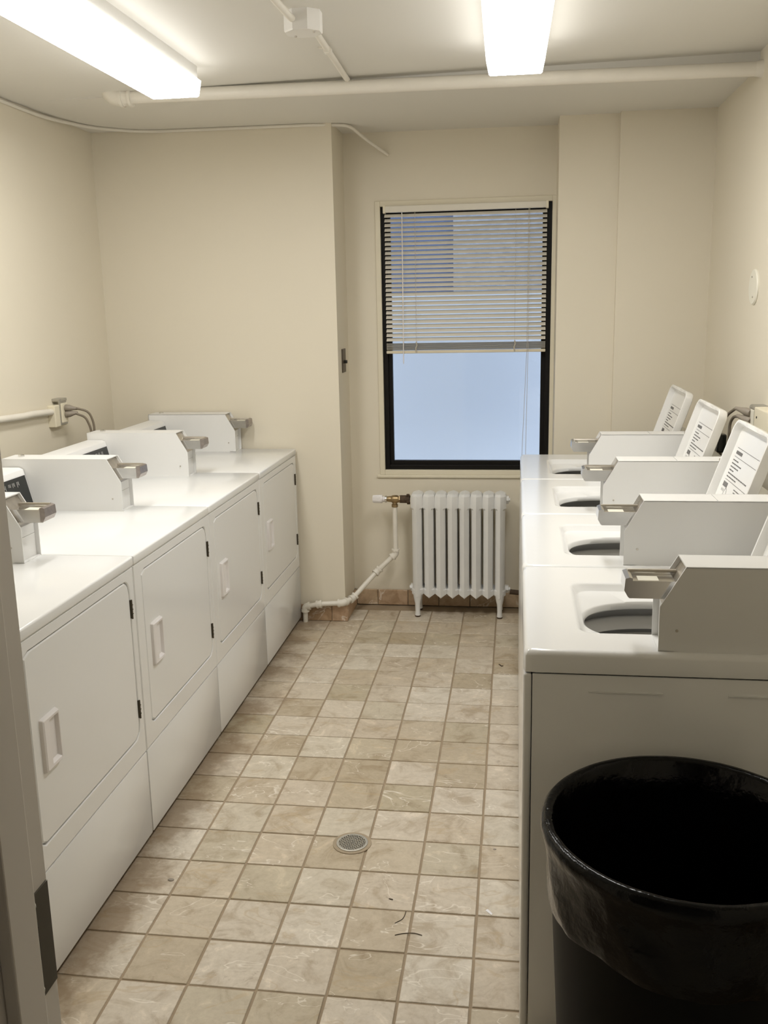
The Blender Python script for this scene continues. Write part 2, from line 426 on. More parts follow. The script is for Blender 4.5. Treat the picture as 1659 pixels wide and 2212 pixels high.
ring('sash', 'frame', win, -0.655, 0.141, 0.757, 2.031, 0.022, YB+0.03, YB+0.06, bev=0.002)
bb = B(); box(bb, -0.65, 0.136, 0.046, 0.049, 0.765, 2.02); obj('pane', bb, 'glass', win)
bb = B(); box(bb, -0.72, 0.181, -0.012, 0.012, 0.694, 0.709, bev=0.003); obj('sill', bb, 'trim', win)

# outside: light-well wall and the neighbouring building
wallbox('wall_outside', -3.5, 3.5, 5.95, 6.15, -0.6, 1.635, m='extwall', label='pale smooth wall of the light well outside the window')
bb = B(); box(bb, -3.5, 3.5, 5.03, 6.15, -0.7, -0.5); struct('floor_outside', bb, 'extwall')
nb = empty('neighbour_building', (0, 7.6, 0)); tag(nb, 'rough grey stucco building with slate blue panel beyond the window', 'building')
bb = B(); box(bb, -0.495, 5, 0, 0.3, -0.5, 4.2); obj('stucco_wall', bb, 'stucco', nb)
bb = B(); box(bb, -5, -0.495, 0.08, 0.3, -0.5, 4.2); obj('blue_panel', bb, 'bluepanel', nb)
bb = B(); box(bb, -3.2, -1.2, 0.02, 0.1, 2.0, 2.6, bev=0.01); obj('blue_window', bb, 'bluepanel', nb)

# ------------------------------------------------------------------ venetian blind
BLX0, BLX1 = -0.655, 0.140; YBL = YB - 0.022
bl = empty('venetian_blind', (0, YBL, 2.05)); tag(bl, 'cream slatted blind drawn halfway down the black window', 'blind')
O2 = (0, YBL, 2.05)
bb = B(); box(bb, BLX0, BLX1, -0.014, 0.014, -0.030, 0.0, bev=0.002); obj('headrail', bb, 'slat', bl)
for s, x in ((0, BLX0-0.004), (1, BLX1-0.008)):
    bb = B(); box(bb, x, x+0.012, -0.016, 0.016, -0.034, 0.002, bev=0.002); obj('bracket', bb, 'ivory', bl)
sb = B(); tilt = math.radians(39); hw = 0.0125
prof = []
for k in range(5):
    u = -hw + 2*hw*k/4; crown = 0.0016*(1-(u/hw)**2)
    prof.append((u*math.cos(tilt) - crown*math.sin(tilt), u*math.sin(tilt) + crown*math.cos(tilt)))
prof2 = [(p[0]+0.0005*math.sin(tilt), p[1]-0.0006) for p in reversed(prof)]
prism(sb, prof+prof2, 'x', BLX0+0.002, BLX1-0.002)
s0 = obj('slat', sb, 'slat', bl, 30)
nsl = 28
for k in range(nsl):
    o = s0 if k == 0 else s0.copy()
    if k: C.objects.link(o); o.parent = bl
    o.location = (0, 0, -0.045 - 0.0222*k)
zl = -0.045 - 0.0222*(nsl-1)
for k in range(11):
    o = s0.copy(); C.objects.link(o); o.parent = bl; o.location = (0, 0, zl - 0.021 - 0.0030*k); o.rotation_euler.x = -tilt - math.radians(13)
bb = B(); box(bb, BLX0+0.001, BLX1-0.001, -0.013, 0.013, zl-0.070, zl-0.056, bev=0.003); obj('bottom_rail', bb, 'rail', bl)
for x in (-0.502, -0.012):
    for dy in (-0.0145, 0.0145):
        bb = B(); tube(bb, [(x, dy, -0.03), (x, dy, zl-0.045)], 0.0007, 5); obj('ladder_cord', bb, 'cord', bl)
    bb = B(); tube(bb, [(x, -0.016, zl-0.012), (x+0.004, -0.0165, zl-0.03), (x-0.003, -0.0165, zl-0.045), (x, -0.014, zl-0.066)], 0.0035, 6); obj('cord_knot', bb, 'cord', bl)
bb = B(); tube(bb, [(-0.564, -0.022, -0.032), (-0.564, -0.022, -0.06), (-0.566, -0.024, -0.765)], [0.002, 0.0024, 0.0024], 8); obj('tilt_wand', bb, 'plastic', bl)
for dx, z1 in ((0.0, -1.27), (0.012, -1.29)):
    bb = B(); tube(bb, [(0.050+dx*0.4, -0.020, -0.03), (0.048+dx*0.5, -0.022, -0.7), (0.028+dx*1.6, -0.024, z1)], 0.0011, 6); obj('lift_cord', bb, 'cord', bl)

# ================================================================== DRYERS
DW = 0.686; DXF = -1.083; DH = 0.8915; DEND = 4.555
def coin_box(parent, sgn, xf, xb, y0, y1, zb, zt, m, grip, seam=None):
    """sgn=+1: box front faces -X (washer); -1: front faces +X (dryer). coordinates in machine space"""
    X = lambda d: xf + sgn*d
    zch, dch = zt-0.082, 0.047
    depth = abs(xb-xf)
    out = [(X(0), zb), (X(0), zch), (X(dch), zt), (X(depth), zt), (X(depth), zb)]
    bb = B()
    prism(bb, out, 'y', y0, y0+0.003); prism(bb, out, 'y', y1-0.003, y1)
    def bx(d0, d1, a, c, z0, z1, **k): box(bb, min(X(d0), X(d1)), max(X(d0), X(d1)), a, c, z0, z1, **k)
    for q0, q1 in ([(dch, depth)] if seam is None else [(dch, seam-0.0008), (seam+0.0008, depth)]): bx(q0, q1, y0, y1, zt-0.003, zt)
    bx(depth-0.003, depth, y0, y1, zb, zt)
    bx(0.0, 0.03, y0, y1, zb, zb+0.003)
    es = obj('coin_box', bb, m, parent)
    ym = (y0+y1)/2
    bb = B(); 
    bx2 = lambda bb, d0, d1, a, c, z0, z1, **k: box(bb, min(X(d0), X(d1)), max(X(d0), X(d1)), a, c, z0, z1, **k)
    bx2(bb, 0.012, 0.022, y0+0.003, y1-0.003, zb+0.003, zb+0.068, bev=0.0008)
    obj('vault_door', bb, m, es)
    bb = B(); bx2(bb, 0.012, 0.022, y0+0.003, y1-0.003, zb+0.0687, zch-0.002, bev=0.0008); obj('front_plate', bb, m, es)
    # inner slanted mounting plate
    bb = B()
    prism(bb, [(X(0.008), zch-0.002), (X(0.010), zch+0.004), (X(dch+0.01), zt-0.003), (X(dch+0.03), zt-0.003), (X(0.03), zch-0.002)], 'y', y0+0.003, y1-0.003)
    obj('slide_plate', bb, 'steel', es)
    # coin slide: channel body with flat top and grip plate
    zs = zch+0.050
    sl = B(); bx2(sl, -0.052, 0.032, ym-0.029, ym+0.024, zs-0.030, zs-0.004, bev=0.002)
    bx2(sl, -0.058, 0.040, ym-0.033, ym-0.029, zs-0.038, zs-0.002); bx2(sl, -0.055, 0.040, ym+0.024, ym+0.029, zs-0.010, zs+0.002)
    s = obj('coin_slide', sl, 'chrome', es)
    bb = B(); bx2(bb, -0.040, 0.000, ym-0.022, ym+0.010, zs-0.0042, zs-0.0036); obj('slide_sticker', bb, 'offwhite', es)
    bb = B(); tube(bb, [(X(-0.055), ym+0.027, zs+0.003), (X(0.04), ym+0.027, zs+0.003)], 0.004, 8)
    obj('slide_rod', bb, 'steel', es, True)
    bb = B()
    pr = [(X(-0.068), zs-0.022), (X(-0.066), zs+0.002), (X(-0.058), zs+0.005), (X(-0.052), zs+0.003), (X(-0.052), zs-0.036), (X(-0.060), zs-0.036)]
    prism(bb, pr, 'y', ym-0.034, ym+0.031); obj('slide_grip', bb, grip, es)
    bb = B(); lathe(bb, [(0.003, 0), (0.003, 0.001), (0.0015, 0.002)], 'y', (X(0.034), y0-0.002, zb+0.045), 8); obj('screw', bb, 'steel', es)
    return es
dryer = empty('clothes_dryer', (DXF, 0, 0))   # origin: front plane, near side (y=0), floor; local x negative = depth
def d(bm): return bm
W = DW - 0.003
DDEP = 0.705
bb = B(); box(bb, -DDEP, -0.010, 0.0015, W, 0.03, DH-0.030); obj('body', bb, 'enamel', dryer)
bb = B(); box(bb, -DDEP, -0.03, 0.012, W-0.012, 0.0, 0.03); obj('plinth', bb, 'box_metal', dryer)
bb = B(); box(bb, -DDEP-0.005, 0.004, 0.001, W+0.0005, DH-0.0295, DH, bev=0.006, seg=3); obj('top_panel', bb, 'enamel', dryer, 40)
# front panel ring with door hole
y0, y1, z0, z1 = 0.058, 0.648, 0.355, 0.828
cy, cz = (y0+y1)/2, (z0+z1)/2
oy0, oy1, oz0, oz1 = 0.002, W-0.0005, 0.291, DH-0.0315
angs = sorted([2*PI*k/96 for k in range(96)] + [math.atan2(b_-cz, a_-cy) % (2*PI) for a_ in (oy0, oy1) for b_ in (oz0, oz1)])
outer = ray_loop(lambda x, y: oy0 <= x <= oy1 and oz0 <= y <= oz1, cy, cz, angs)
def door_in(g):
    def f(x, y):
        r = 0.034 if x > cy else 0.012
        return in_rr(x, y, y0-g, y1+g, z0-g, z1+g, r+g)
    return f
hole = ray_loop(door_in(0.0034), cy, cz, angs)
ins = lambda l, k: [(cy+(x-cy)*k, cz+(y-cz)*k) for x, y in l]
bb = B()
loft(bb, [[(-0.012, *p) for p in outer], [(-0.003, *p) for p in outer], [(0.0, *p) for p in ins(outer, 0.992)], [(0.0, *p) for p in ins(hole, 1.008)], [(-0.002, *p) for p in hole], [(-0.012, *p) for p in hole]])
obj('front_panel', bb, 'enamel2', dryer, 30)
dl = ray_loop(door_in(0.0), cy, cz, angs)
bb = B()
loft(bb, [[(-0.012, *p) for p in dl], [(-0.004, *p) for p in dl], [(-0.0008, *p) for p in ins(dl, 0.988)]], cap1=True)
dd = obj('door', bb, 'enamel2', dryer, 30)
# door pull
hy0, hy1, hz0, hz1 = 0.094, 0.176, 0.520, 0.656
def rl(x, l, rr_, v, r): return [(x, a, c) for a, c in rr_poly(hy0+l, hy1-rr_, hz0+v, hz1-v, r, 3)]
bb = B()
loft(bb, [rl(-0.002, 0, 0, 0, 0.004), rl(0.007, 0.003, 0.002, 0.003, 0.004), rl(0.0095, 0.007, 0.004, 0.006, 0.003), rl(0.0085, 0.032, 0.006, 0.012, 0.003), rl(-0.0003, 0.036, 0.010, 0.018, 0.002)], cap1=True)
obj('handle', bb, 'plastic', dd, 30)
for zz in (0.7425, 0.4375):
    bb = B(); box(bb, -0.004, 0.0035, y1+0.0012, y1+0.0052, zz-0.027, zz+0.027)
    tube(bb, [(0.003, y1+0.0032, zz-0.028), (0.003, y1+0.0032, zz+0.028)], 0.0026, 8)
    for q in (-0.013, 0.0, 0.013): box(bb, 0.003, 0.0062, y1+0.0004, y1+0.006, zz+q-0.0012, zz+q+0.0012)
    obj('hinge', bb, 'hinge', dd, True)
bb = B(); box(bb, -0.012, 0.0005, 0.002, W-0.0005, 0.022, 0.2885, bev=0.004, seg=2); obj('lower_panel', bb, 'enamel2', dryer, 40)
# console at the back with black control panel
CX0, CX1 = -0.598, -0.71    # front foot / back (local)
prof = [(-0.592, DH-0.002), (-0.626, 1.040), (-0.640, 1.046), (-0.705, 1.046), (-0.705, DH-0.002)]
bb = B(); prism(bb, prof, 'y', 0.004, W-0.104)
con = obj('control_console', bb, 'powder', dryer, 30)
th = Vector((-0.626+0.592, 0, 1.040-DH)).normalized(); nn = Vector((th.z, 0, -th.x))
def on_con(t, y, h): 
    p = Vector((-0.592, 0, DH)) + th*t + nn*h; return (p.x, y, p.z)
bb = B()
ly = [(0.020, 0.004), (W-0.110, 0.004), (W-0.110, 0.132), (0.020, 0.132)]
loft(bb, [[on_con(t, y, 0.0) for y, t in ly], [on_con(t, y, 0.0025) for y, t in ly]], cap0=True, cap1=True)
obj('control_panel', bb, 'black', con)
bb = B()
for k in range(16):
    y = 0.06 + 0.03*k + random.uniform(-0.004, 0.004)
    for q in range(3):
        yy = y + 0.006*q; l = random.uniform(0.008, 0.02)
        loft(bb, [[on_con(t, a, 0.0027) for a, t in ((yy, 0.118-l), (yy+0.0012, 0.118-l), (yy+0.0012, 0.118), (yy, 0.118))], [on_con(t, a, 0.0031) for a, t in ((yy, 0.118-l), (yy+0.0012, 0.118-l), (yy+0.0012, 0.118), (yy, 0.118))]], cap0=True, cap1=True)
obj('panel_print', bb, 'lightprint', con)['kind'] = 'stuff'
es = coin_box(dryer, -1, -0.272, -0.707, W-0.100, W-0.001, DH-0.001, 1.075, 'powder', 'bronze')
bb = B(); lathe(bb, [(0.011, 0), (0.011, 0.006), (0.007, 0.009), (0.004, 0.009)], 'z', (-0.66, W-0.045, 1.074), 14); obj('lock', bb, 'chrome', es, True)
dlab = ['white dryer standing nearest the doorway, partly behind the door frame',
        'white dryer second from the doorway in the row of four',
        'white dryer second from the far wall in the row of four',
        'white dryer at the end of the row against the far wall']
for k in range(4):
    o = dryer if k == 0 else copy_tree(dryer)
    o.location = (DXF, DEND - DW*(4-k), 0)
    tag(o, dlab[k], 'dryer', 'coin dryers in a row along the wall')

# ================================================================== WASHERS
WW = 0.639; WXF = 0.019; WH = 0.893; WEND = 4.378; WDEP = 0.70
washer = empty('washing_machine', (WXF, 0, 0))  # local x = depth, y=0 near side
V = WW - 0.003
bb = B(); zt_ = WH-0.0495
box(bb, 0.018, WDEP, 0.002, 0.008, 0.02, zt_, bev=0.002); box(bb, 0.018, WDEP, V-0.006, V, 0.02, zt_, bev=0.002); box(bb, WDEP-0.006, WDEP, 0.008, V-0.006, 0.02, zt_)
box(bb, 0.018, WDEP-0.006, 0.008, V-0.006, 0.02, 0.03)
obj('body', bb, 'enamel2', washer, 40)
bb = B(); box(bb, 0.03, WDEP-0.02, 0.02, V-0.02, 0.0, 0.03); obj('plinth', bb, 'box_metal', washer)
bb = B(); box(bb, 0.0, 0.0165, 0.0, V+0.001, 0.015, WH-0.0495, bev=0.005, seg=3); obj('front_panel', bb, 'enamel2', washer, 40)
for (a, c) in ((0.13, 0.275), (0.40, 0.545)):
    bb = B(); box(bb, a, c, -0.0008, 0.003, 0.8080, 0.8102)
    obj('side_rib', bb, 'enamel2', washer)
# top with lid recess and opening
ox, oy = 0.315, 0.262
n_a = 144
cs = [(0.0, 0.0), (WDEP+0.005, 0.0), (WDEP+0.005, V+0.001), (0.0, V+0.001)]
angs = sorted([2*PI*k/n_a for k in range(n_a)] + [math.atan2(c[1]-oy, c[0]-ox) % (2*PI) for c in cs])
def rect_loop(i, r): return ray_loop(lambda x, y: in_rr(x, y, i, WDEP+0.005-i, i, V+0.001-i, r), ox, oy, angs)
def rec_in(i):
    def f(x, y):
        return in_rr(x, y, 0.117+i, 0.535-i, 0.114+i*0.2, 0.488-i, 0.035)
    return f
def sup(a_, b_, e=2.4):
    return ray_loop(lambda x, y: abs((x-ox)/a_)**e + abs((y-oy)/b_)**e <= 1, ox, oy, angs)
z = WH
bb = B()
loops = [[(x, y, z-0.046) for x, y in rect_loop(0.0, 0.012)], [(x, y, z-0.012) for x, y in rect_loop(0.0, 0.012)], [(x, y, z-0.0035) for x, y in rect_loop(0.0035, 0.012)],
         [(x, y, z) for x, y in rect_loop(0.010, 0.012)], [(x, y, z) for x, y in rect_loop(0.014, 0.012)]]
r0 = ray_loop(rec_in(0), ox, oy, angs); r1 = ray_loop(rec_in(0.005), ox, oy, angs); r2 = ray_loop(rec_in(0.013), ox, oy, angs)
def zz_rec(x, base): return base
rm = ray_loop(rec_in(-0.004), ox, oy, angs); r3 = ray_loop(rec_in(0.016), ox, oy, angs)
loops += [[(x, y, z) for x, y in rm], [(x, y, z) for x, y in r0], [(x, y, z-0.004) for x, y in r1], [(x, y, z-0.0165) for x, y in r2], [(x, y, z-0.018) for x, y in r3]]
A_, B_ = 0.180, 0.139
loops += [[(x, y, z-0.0185) for x, y in sup(A_+0.006, B_+0.0005)], [(x, y, z-0.022) for x, y in sup(A_, B_-0.002)], [(x, y, z-0.033) for x, y in sup(A_-0.003, B_-0.004)], [(x, y, z-0.036) for x, y in sup(A_, B_-0.002)]]
loft(bb, loops)
obj('top_panel', bb, 'enamel', washer, 50)
bb = B()
loft(bb, [[(x, y, z-0.034) for x, y in sup(A_, B_-0.002)], [(x, y, z-0.036) for x, y in sup(A_+0.05, B_+0.05)], [(x, y, z-0.072) for x, y in sup(A_+0.05, B_+0.05)]])
obj('tub_cover', bb, 'tub', washer, 50)
bb = B()
loft(bb, [[(x, y, z-0.076) for x, y in sup(A_+0.05, B_+0.05)], [(x, y, z-0.060) for x, y in sup(A_+0.024, B_+0.024)], [(x, y, z-0.062) for x, y in sup(A_+0.014, B_+0.014)], [(x, y, z-0.088) for x, y in sup(A_+0.004, B_+0.004)], [(x, y, z-0.090) for x, y in sup(A_+0.03, B_+0.03)]])
obj('tub_ring', bb, 'tub', washer, 60)
bb = B()
loft(bb, [[(x, y, z-0.085) for x, y in sup(A_+0.034, B_+0.034)], [(x, y, z-0.115) for x, y in sup(A_+0.034, B_+0.034)]])
obj('tub_flange', bb, 'tub', washer)
bb = B()
loft(bb, [[(x, y, z-0.115) for x, y in sup(A_+0.034, B_+0.034)], [(x, y, z-0.100) for x, y in sup(A_+0.014, B_+0.014)], [(x, y, z-0.104) for x, y in sup(A_+0.004, B_+0.004)], [(x, y, z-0.22) for x, y in sup(A_, B_)], [(x, y, z-0.235) for x, y in sup(A_+0.03, B_+0.03)], [(x, y, z-0.62) for x, y in sup(A_+0.02, B_+0.03)]], cap1=True)
obj('basket', bb, 'basket', washer, 50)
# back console
bb = B(); prism(bb, [(0.615, WH-0.002), (0.650, 1.020), (0.660, 1.028), (0.705, 1.028), (0.705, WH-0.002)], 'y', 0.115, V-0.004); obj('control_console', bb, 'powder2', washer)
# lid, open and leaning back
TH = math.atan(0.336); LH = Vector((0.541+0.004, 0, 0.898))
uu = Vector((math.sin(TH), 0, math.cos(TH))); ww = Vector((-math.cos(TH), 0, math.sin(TH)))
LU, LV0, LV1 = 0.335, 0.160, 0.566
def lp(u, v, h): p = LH + uu*u + ww*h; return (p.x, v, p.z)
def lid_rim(u, v):
    h = 0.0
    if u > LU-0.05:
        t = (v-LV0)/(LV1-LV0)
        if 0.22 < t < 0.42 or 0.58 < t < 0.80: h -= 0.004
        if 0.42 <= t <= 0.58: h -= 0.009
    return h
def lloop(i, h, r, rim=False):
    pts = rr_poly(LV0+i, LV1-i, 0.0+i, LU-i, r, 6)
    # densify along the edges for the rim notches
    dense = []
    for (a0, b0), (a1, b1) in zip(pts, pts[1:]+pts[:1]):
        m = 12 if math.hypot(a1-a0, b1-b0) > 0.1 else 1
        for k in range(m): dense.append((a0+(a1-a0)*k/m, b0+(b1-b0)*k/m))
    return [lp(u, v, h + (lid_rim(u, v) if rim else 0)) for v, u in dense]
bb = B()
loft(bb, [lloop(0.010, -0.032, 0.03), lloop(0.003, -0.029, 0.035), lloop(0.0, -0.022, 0.036), lloop(0.0, -0.001, 0.036, True), lloop(0.002, 0.0005, 0.034, True), lloop(0.0085, 0.0, 0.030, True), lloop(0.011, -0.004, 0.028), lloop(0.016, -0.022, 0.026), lloop(0.020, -0.0235, 0.024)], cap0=True, cap1=True)
lid = obj('lid', bb, 'lid', washer, 40)
# printed instruction label on the inside of the lid
def lay(bm, u0, u1, v0, v1, h=-0.0232, t=0.0004):
    u0 += 0.05; u1 += 0.05
    q = ((u0, v0), (u0, v1), (u1, v1), (u1, v0))
    loft(bm, [[lp(u, v, h) for u, v in q], [lp(u, v, h+t) for u, v in q]], cap0=True, cap1=True)
rnd = random.Random(3); bb = B()
vr = LV1-0.055; vl = LV0+0.05        # text starts at the far (left-hand) side
lay(bb, 0.205, 0.2063, vl-0.01, vr); lay(bb, 0.178, 0.1792, vl-0.01, vr); lay(bb, 0.105, 0.1062, vl, vr)
def words(u, v, n, h=0.004):
    for _ in range(n):
        l = rnd.uniform(0.012, 0.03)
        if v-l < vl: break
        lay(bb, u, u+h, v-l, v); v -= l+0.004
lay(bb, 0.187, 0.197, vr-0.075, vr-0.002)
for k in range(6): words(0.166-0.0105*k, vr, (3, 5, 4, 2, 9, 5)[k], 0.0035)
for k in range(4): lay(bb, 0.083, 0.098, vr+0.004-0.014*k-0.010, vr+0.004-0.014*k)
for k in range(3): lay(bb, 0.068, 0.076, vr-0.012*k-0.002, vr-0.012*k)
words(0.092, vr-0.13, 3, 0.003); words(0.084, vr-0.135, 2, 0.003)
def outline(cu, cv, ru, rv, n=14, wd=0.0011):
    for k in range(n):
        if rnd.random() < 0.2: continue
        a0, a1 = 2*PI*k/n, 2*PI*(k+1)/n
        p0 = (cu+ru*math.cos(a0), cv+rv*math.sin(a0)); p1 = (cu+ru*math.cos(a1), cv+rv*math.sin(a1))
        q0 = (cu+(ru-wd)*math.cos(a0), cv+(rv-wd)*math.sin(a0)); q1 = (cu+(ru-wd)*math.cos(a1), cv+(rv-wd)*math.sin(a1))
        loft(bb, [[lp(u, v, -0.0232) for u, v in (p0, p1, q1, q0)], [lp(u, v, -0.0228) for u, v in (p0, p1, q1, q0)]], cap0=True, cap1=True)
outline(0.105, vr-0.05, 0.028, 0.018); outline(0.10, vr-0.10, 0.022, 0.028); outline(0.105, vr-0.175, 0.03, 0.03, 5); outline(0.105, vr-0.175, 0.016, 0.016, 9)
for k in range(3): lay(bb, 0.012+0.006*k, 0.0135+0.006*k, vr-0.06, vr+0.005)
lay(bb, 0.03, 0.062, vr-0.052, vr-0.0505)
obj('instruction_print', bb, 'print', lid)['kind'] = 'stuff'
bb = B()
c0 = Vector(lp(0.175, LV0+0.022, -0.0235))
ax1, ax2 = uu, Vector((0, 1, 0)); loops = []
for r, h in ((0.009, 0), (0.009, 0.007), (0.006, 0.010)):
    loops.append([c0 + ax1*(r*math.cos(2*PI*k/14)) + ax2*(r*math.sin(2*PI*k/14)) + ww*h for k in range(14)])
loft(bb, loops, cap1=True); obj('bumper', bb, 'plug', lid, True)
bb = B(); box(bb, *(lambda p: (p[0]-0.012, p[0]+0.004, LV1-0.002, LV1+0.006, p[2]-0.006, p[2]+0.006))(lp(0.20, 0, -0.01)), bev=0.002); obj('lid_stop', bb, 'steel', lid)
es = coin_box(washer, 1, 0.264, 0.702, 0.016, 0.112, WH-0.001, 1.067, 'powder2', 'chrome', seam=0.232)
wlab = ['white top loader beside the black bin, lid open behind its coin box',
        'white open-lid top loader second from the black bin',
        'white open-lid top loader third from the black bin',
        'white open-lid top loader at the window end of the row']
for k in range(4):
    o = washer if k == 0 else copy_tree(washer)
    o.location = (WXF, WEND - WW*(4-k), 0)
    tag(o, wlab[k], 'washing machine', 'coin washers with open lids')

# ================================================================== RADIATOR
RX0, RP, RY = -0.525, 0.0600, 4.722
rad = empty('radiator', (RX0, RY, 0)); tag(rad, 'white painted cast iron radiator with eight sections under the window', 'radiator')
def rad_section(end=False):
    bb = B()
    dpt = 0.078
    def lp_(z, hw_, dd, vz=0.0):
        # plan loop: ridge at front, flat chamfers, ridge at the back
        P = [(0, -dd, -vz), (hw_*0.55, -dd+0.010, -vz*0.35), (hw_, -dd+0.030, 0), (hw_, dd-0.030, 0), (hw_*0.55, dd-0.010, -vz*0.35), (0, dd, -vz), (-hw_*0.55, dd-0.010, -vz*0.35), (-hw_, dd-0.030, 0), (-hw_, -dd+0.030, 0), (-hw_*0.55, -dd+0.010, -vz*0.35)]
        return [(x, y, z+q) for x, y, q in P]
    L_ = [lp_(0.106, 0.010, 0.030, 0.012), lp_(0.112, 0.022, 0.058, 0.015), lp_(0.120, 0.0296, dpt, 0.013), lp_(0.145, 0.0298, dpt, 0.004), lp_(0.150, 0.0240, dpt, 0), lp_(0.564, 0.0240, dpt), lp_(0.572, 0.0298, dpt), lp_(0.612, 0.0298, dpt-0.002, 0.002), lp_(0.632, 0.029, dpt-0.008, 0.0), lp_(0.640, 0.024, dpt-0.020, -0.003), lp_(0.643, 0.012, dpt-0.045, -0.002)]
    loft(bb, L_, cap0=True, cap1=True)
    return bb
s0 = obj('section', rad_section(), 'radiator', rad, 25)
for k in range(8):
    o = s0 if k == 0 else s0.copy()
    if k: C.objects.link(o); o.parent = rad
    o.location = (RP*(k+0.5), 0, 0)
for k in (0, 7):
    for s in (-1, 1):
        cx = RP*(k+0.5); cyy = s*0.052
        bb = B(); lp0 = []
        for z, r in ((0.128, 0.024), (0.10, 0.021), (0.07, 0.014), (0.03, 0.0125), (0.012, 0.0145), (0.007, 0.0145)):
            lp0.append([(cx + r*math.cos(2*PI*q/10), cyy + s*(0.128-z)*0.06 + r*math.sin(2*PI*q/10), z) for q in range(10)])
        loft(bb, lp0, cap0=True, cap1=True); lg = obj('leg', bb, 'radiator', rad, 40)
        bb = B(); lathe(bb, [(0.0135, 0.0), (0.0148, 0.004), (0.0148, 0.008)], 'z', (cx, cyy+s*0.0073, 0), 10); obj('foot', bb, 'rust', lg)
for x, z, hgt, m in ((8*RP, 0.607, 0.018, 'radiator'), (8*RP, 0.140, 0.022, 'radiator'), (0.0, 0.140, -0.016, 'radiator')):
    bb = B(); lathe(bb, [(0.021, -0.004*(1 if hgt > 0 else -1)), (0.021, hgt*0.6), (0.011, hgt*0.65), (0.011, hgt)], 'x', (x, 0, z), 6); obj('plug', bb, m, rad)
bb = B(); tube(bb, [(8*RP+0.02, 0, 0.125), (8*RP+0.075, 0, 0.12)], 0.013, 10); obj('bottom_nipple', bb, 'rust', rad)
# thermostatic valve
VZ = 0.607; VY = RY-0.004
val = empty('radiator_valve', (-0.612, VY, VZ)); tag(val, 'brass radiator valve with ribbed white thermostatic head', 'valve')
bb = B(); lathe(bb, [(0.010, 0.078), (0.018, 0.076), (0.0185, 0.060), (0.0205, 0.060), (0.0205, 0.028), (0.012, 0.026)], 'x', (0, 0, 0), 12); obj('flange_nut', bb, 'rust', val)
for a in range(4):
    bb = B(); q = a*PI/2+0.4
    box(bb, 0.062, 0.078, -0.005, 0.005, 0.016, 0.030, bev=0.002)
    o = obj('nut_lug', bb, 'rust', val); o.rotation_euler.x = q
bb = B(); lathe(bb, [(0.018, 0.022), (0.0195, 0.024), (0.0195, 0.038), (0.018, 0.040)], 'x', (0, 0, 0), 6); obj('union_nut', bb, 'brass', val)
bb = B(); lathe(bb, [(0.013, -0.040), (0.015, -0.030), (0.0155, -0.018), (0.0195, -0.012), (0.0205, 0.0), (0.0205, 0.012), (0.016, 0.022)], 'x', (0, 0, 0), 18); lathe(bb, [(0.012, -0.005), (0.0125, -0.025), (0.0165, -0.027), (0.0165, -0.040), (0.013, -0.042)], 'z', (0, 0, 0), 12); obj('valve_body', bb, 'brass', val, 30)
bb = B(); lathe(bb, [(0.012, -0.050), (0.0185, -0.049), (0.0185, -0.040), (0.014, -0.038)], 'x', (0, 0, 0), 14); obj('collar', bb, 'chrome', val, 30)
bb = B()
lps = []
for h, r in ((-0.048, 0.013), (-0.062, 0.0145), (-0.0625, 0.0205), (-0.070, 0.0215), (-0.071, 0.0215), (-0.110, 0.0195), (-0.113, 0.0175)):
    rib = -0.112 < h < -0.0705
    lps.append([(h, (r - (0.0022 if rib and q % 2 else 0))*math.cos(2*PI*q/40), (r - (0.0022 if rib and q % 2 else 0))*math.sin(2*PI*q/40)) for q in range(40)])
loft(bb, lps, cap0=True, cap1=True); obj('thermostat_head', bb, 'plastic', val, 25)
# supply pipe
PY = VY
pp = empty('radiator_pipe', (0, 0, 0)); tag(pp, 'cream painted heating pipe bending from valve down to the floor', 'pipe')
PW = 4.535
path = [(-0.612, PY, VZ-0.035), (-0.612, PY, 0.318), (-0.705, PY-0.025, 0.232), (-0.822, PW+0.055, 0.112), (-0.862, PW, 0.104), (-0.985, PW, 0.095), (-1.058, PW, 0.080), (-1.060, PW, 0.0)]
for a, c in zip(path, path[1:]):
    bb = B(); tube(bb, [a, c], 0.0128, 14); obj('pipe_run', bb, 'pipe', pp, 40)
def fitting(pts, r=0.018):
    bb = B(); tube(bb, pts, r, 14, fil=0.02)
    for a, c in ((pts[0], pts[1]), (pts[-1], pts[-2])):
        a, c = Vector(a), Vector(c); t = (c-a).normalized()
        tube(bb, [a-t*0.002, a+t*0.008], r+0.003, 14)
    obj('fitting', bb, 'pipe', pp, 40)
def near(p, q, k): p, q = Vector(p), Vector(q); return tuple(p + (q-p).normalized()*k)
for i in (1, 4, 6): fitting([near(path[i], path[i-1], 0.024), path[i], near(path[i], path[i+1], 0.024)])
fitting([near(path[2], path[1], 0.018), path[2], near(path[2], path[3], 0.018)])
fitting([near(path[3], path[2], 0.022), path[3], near(path[3], path[4], 0.016)])
fitting([near(path[5], path[4], 0.012), path[5], near(path[5], path[6], 0.012)])

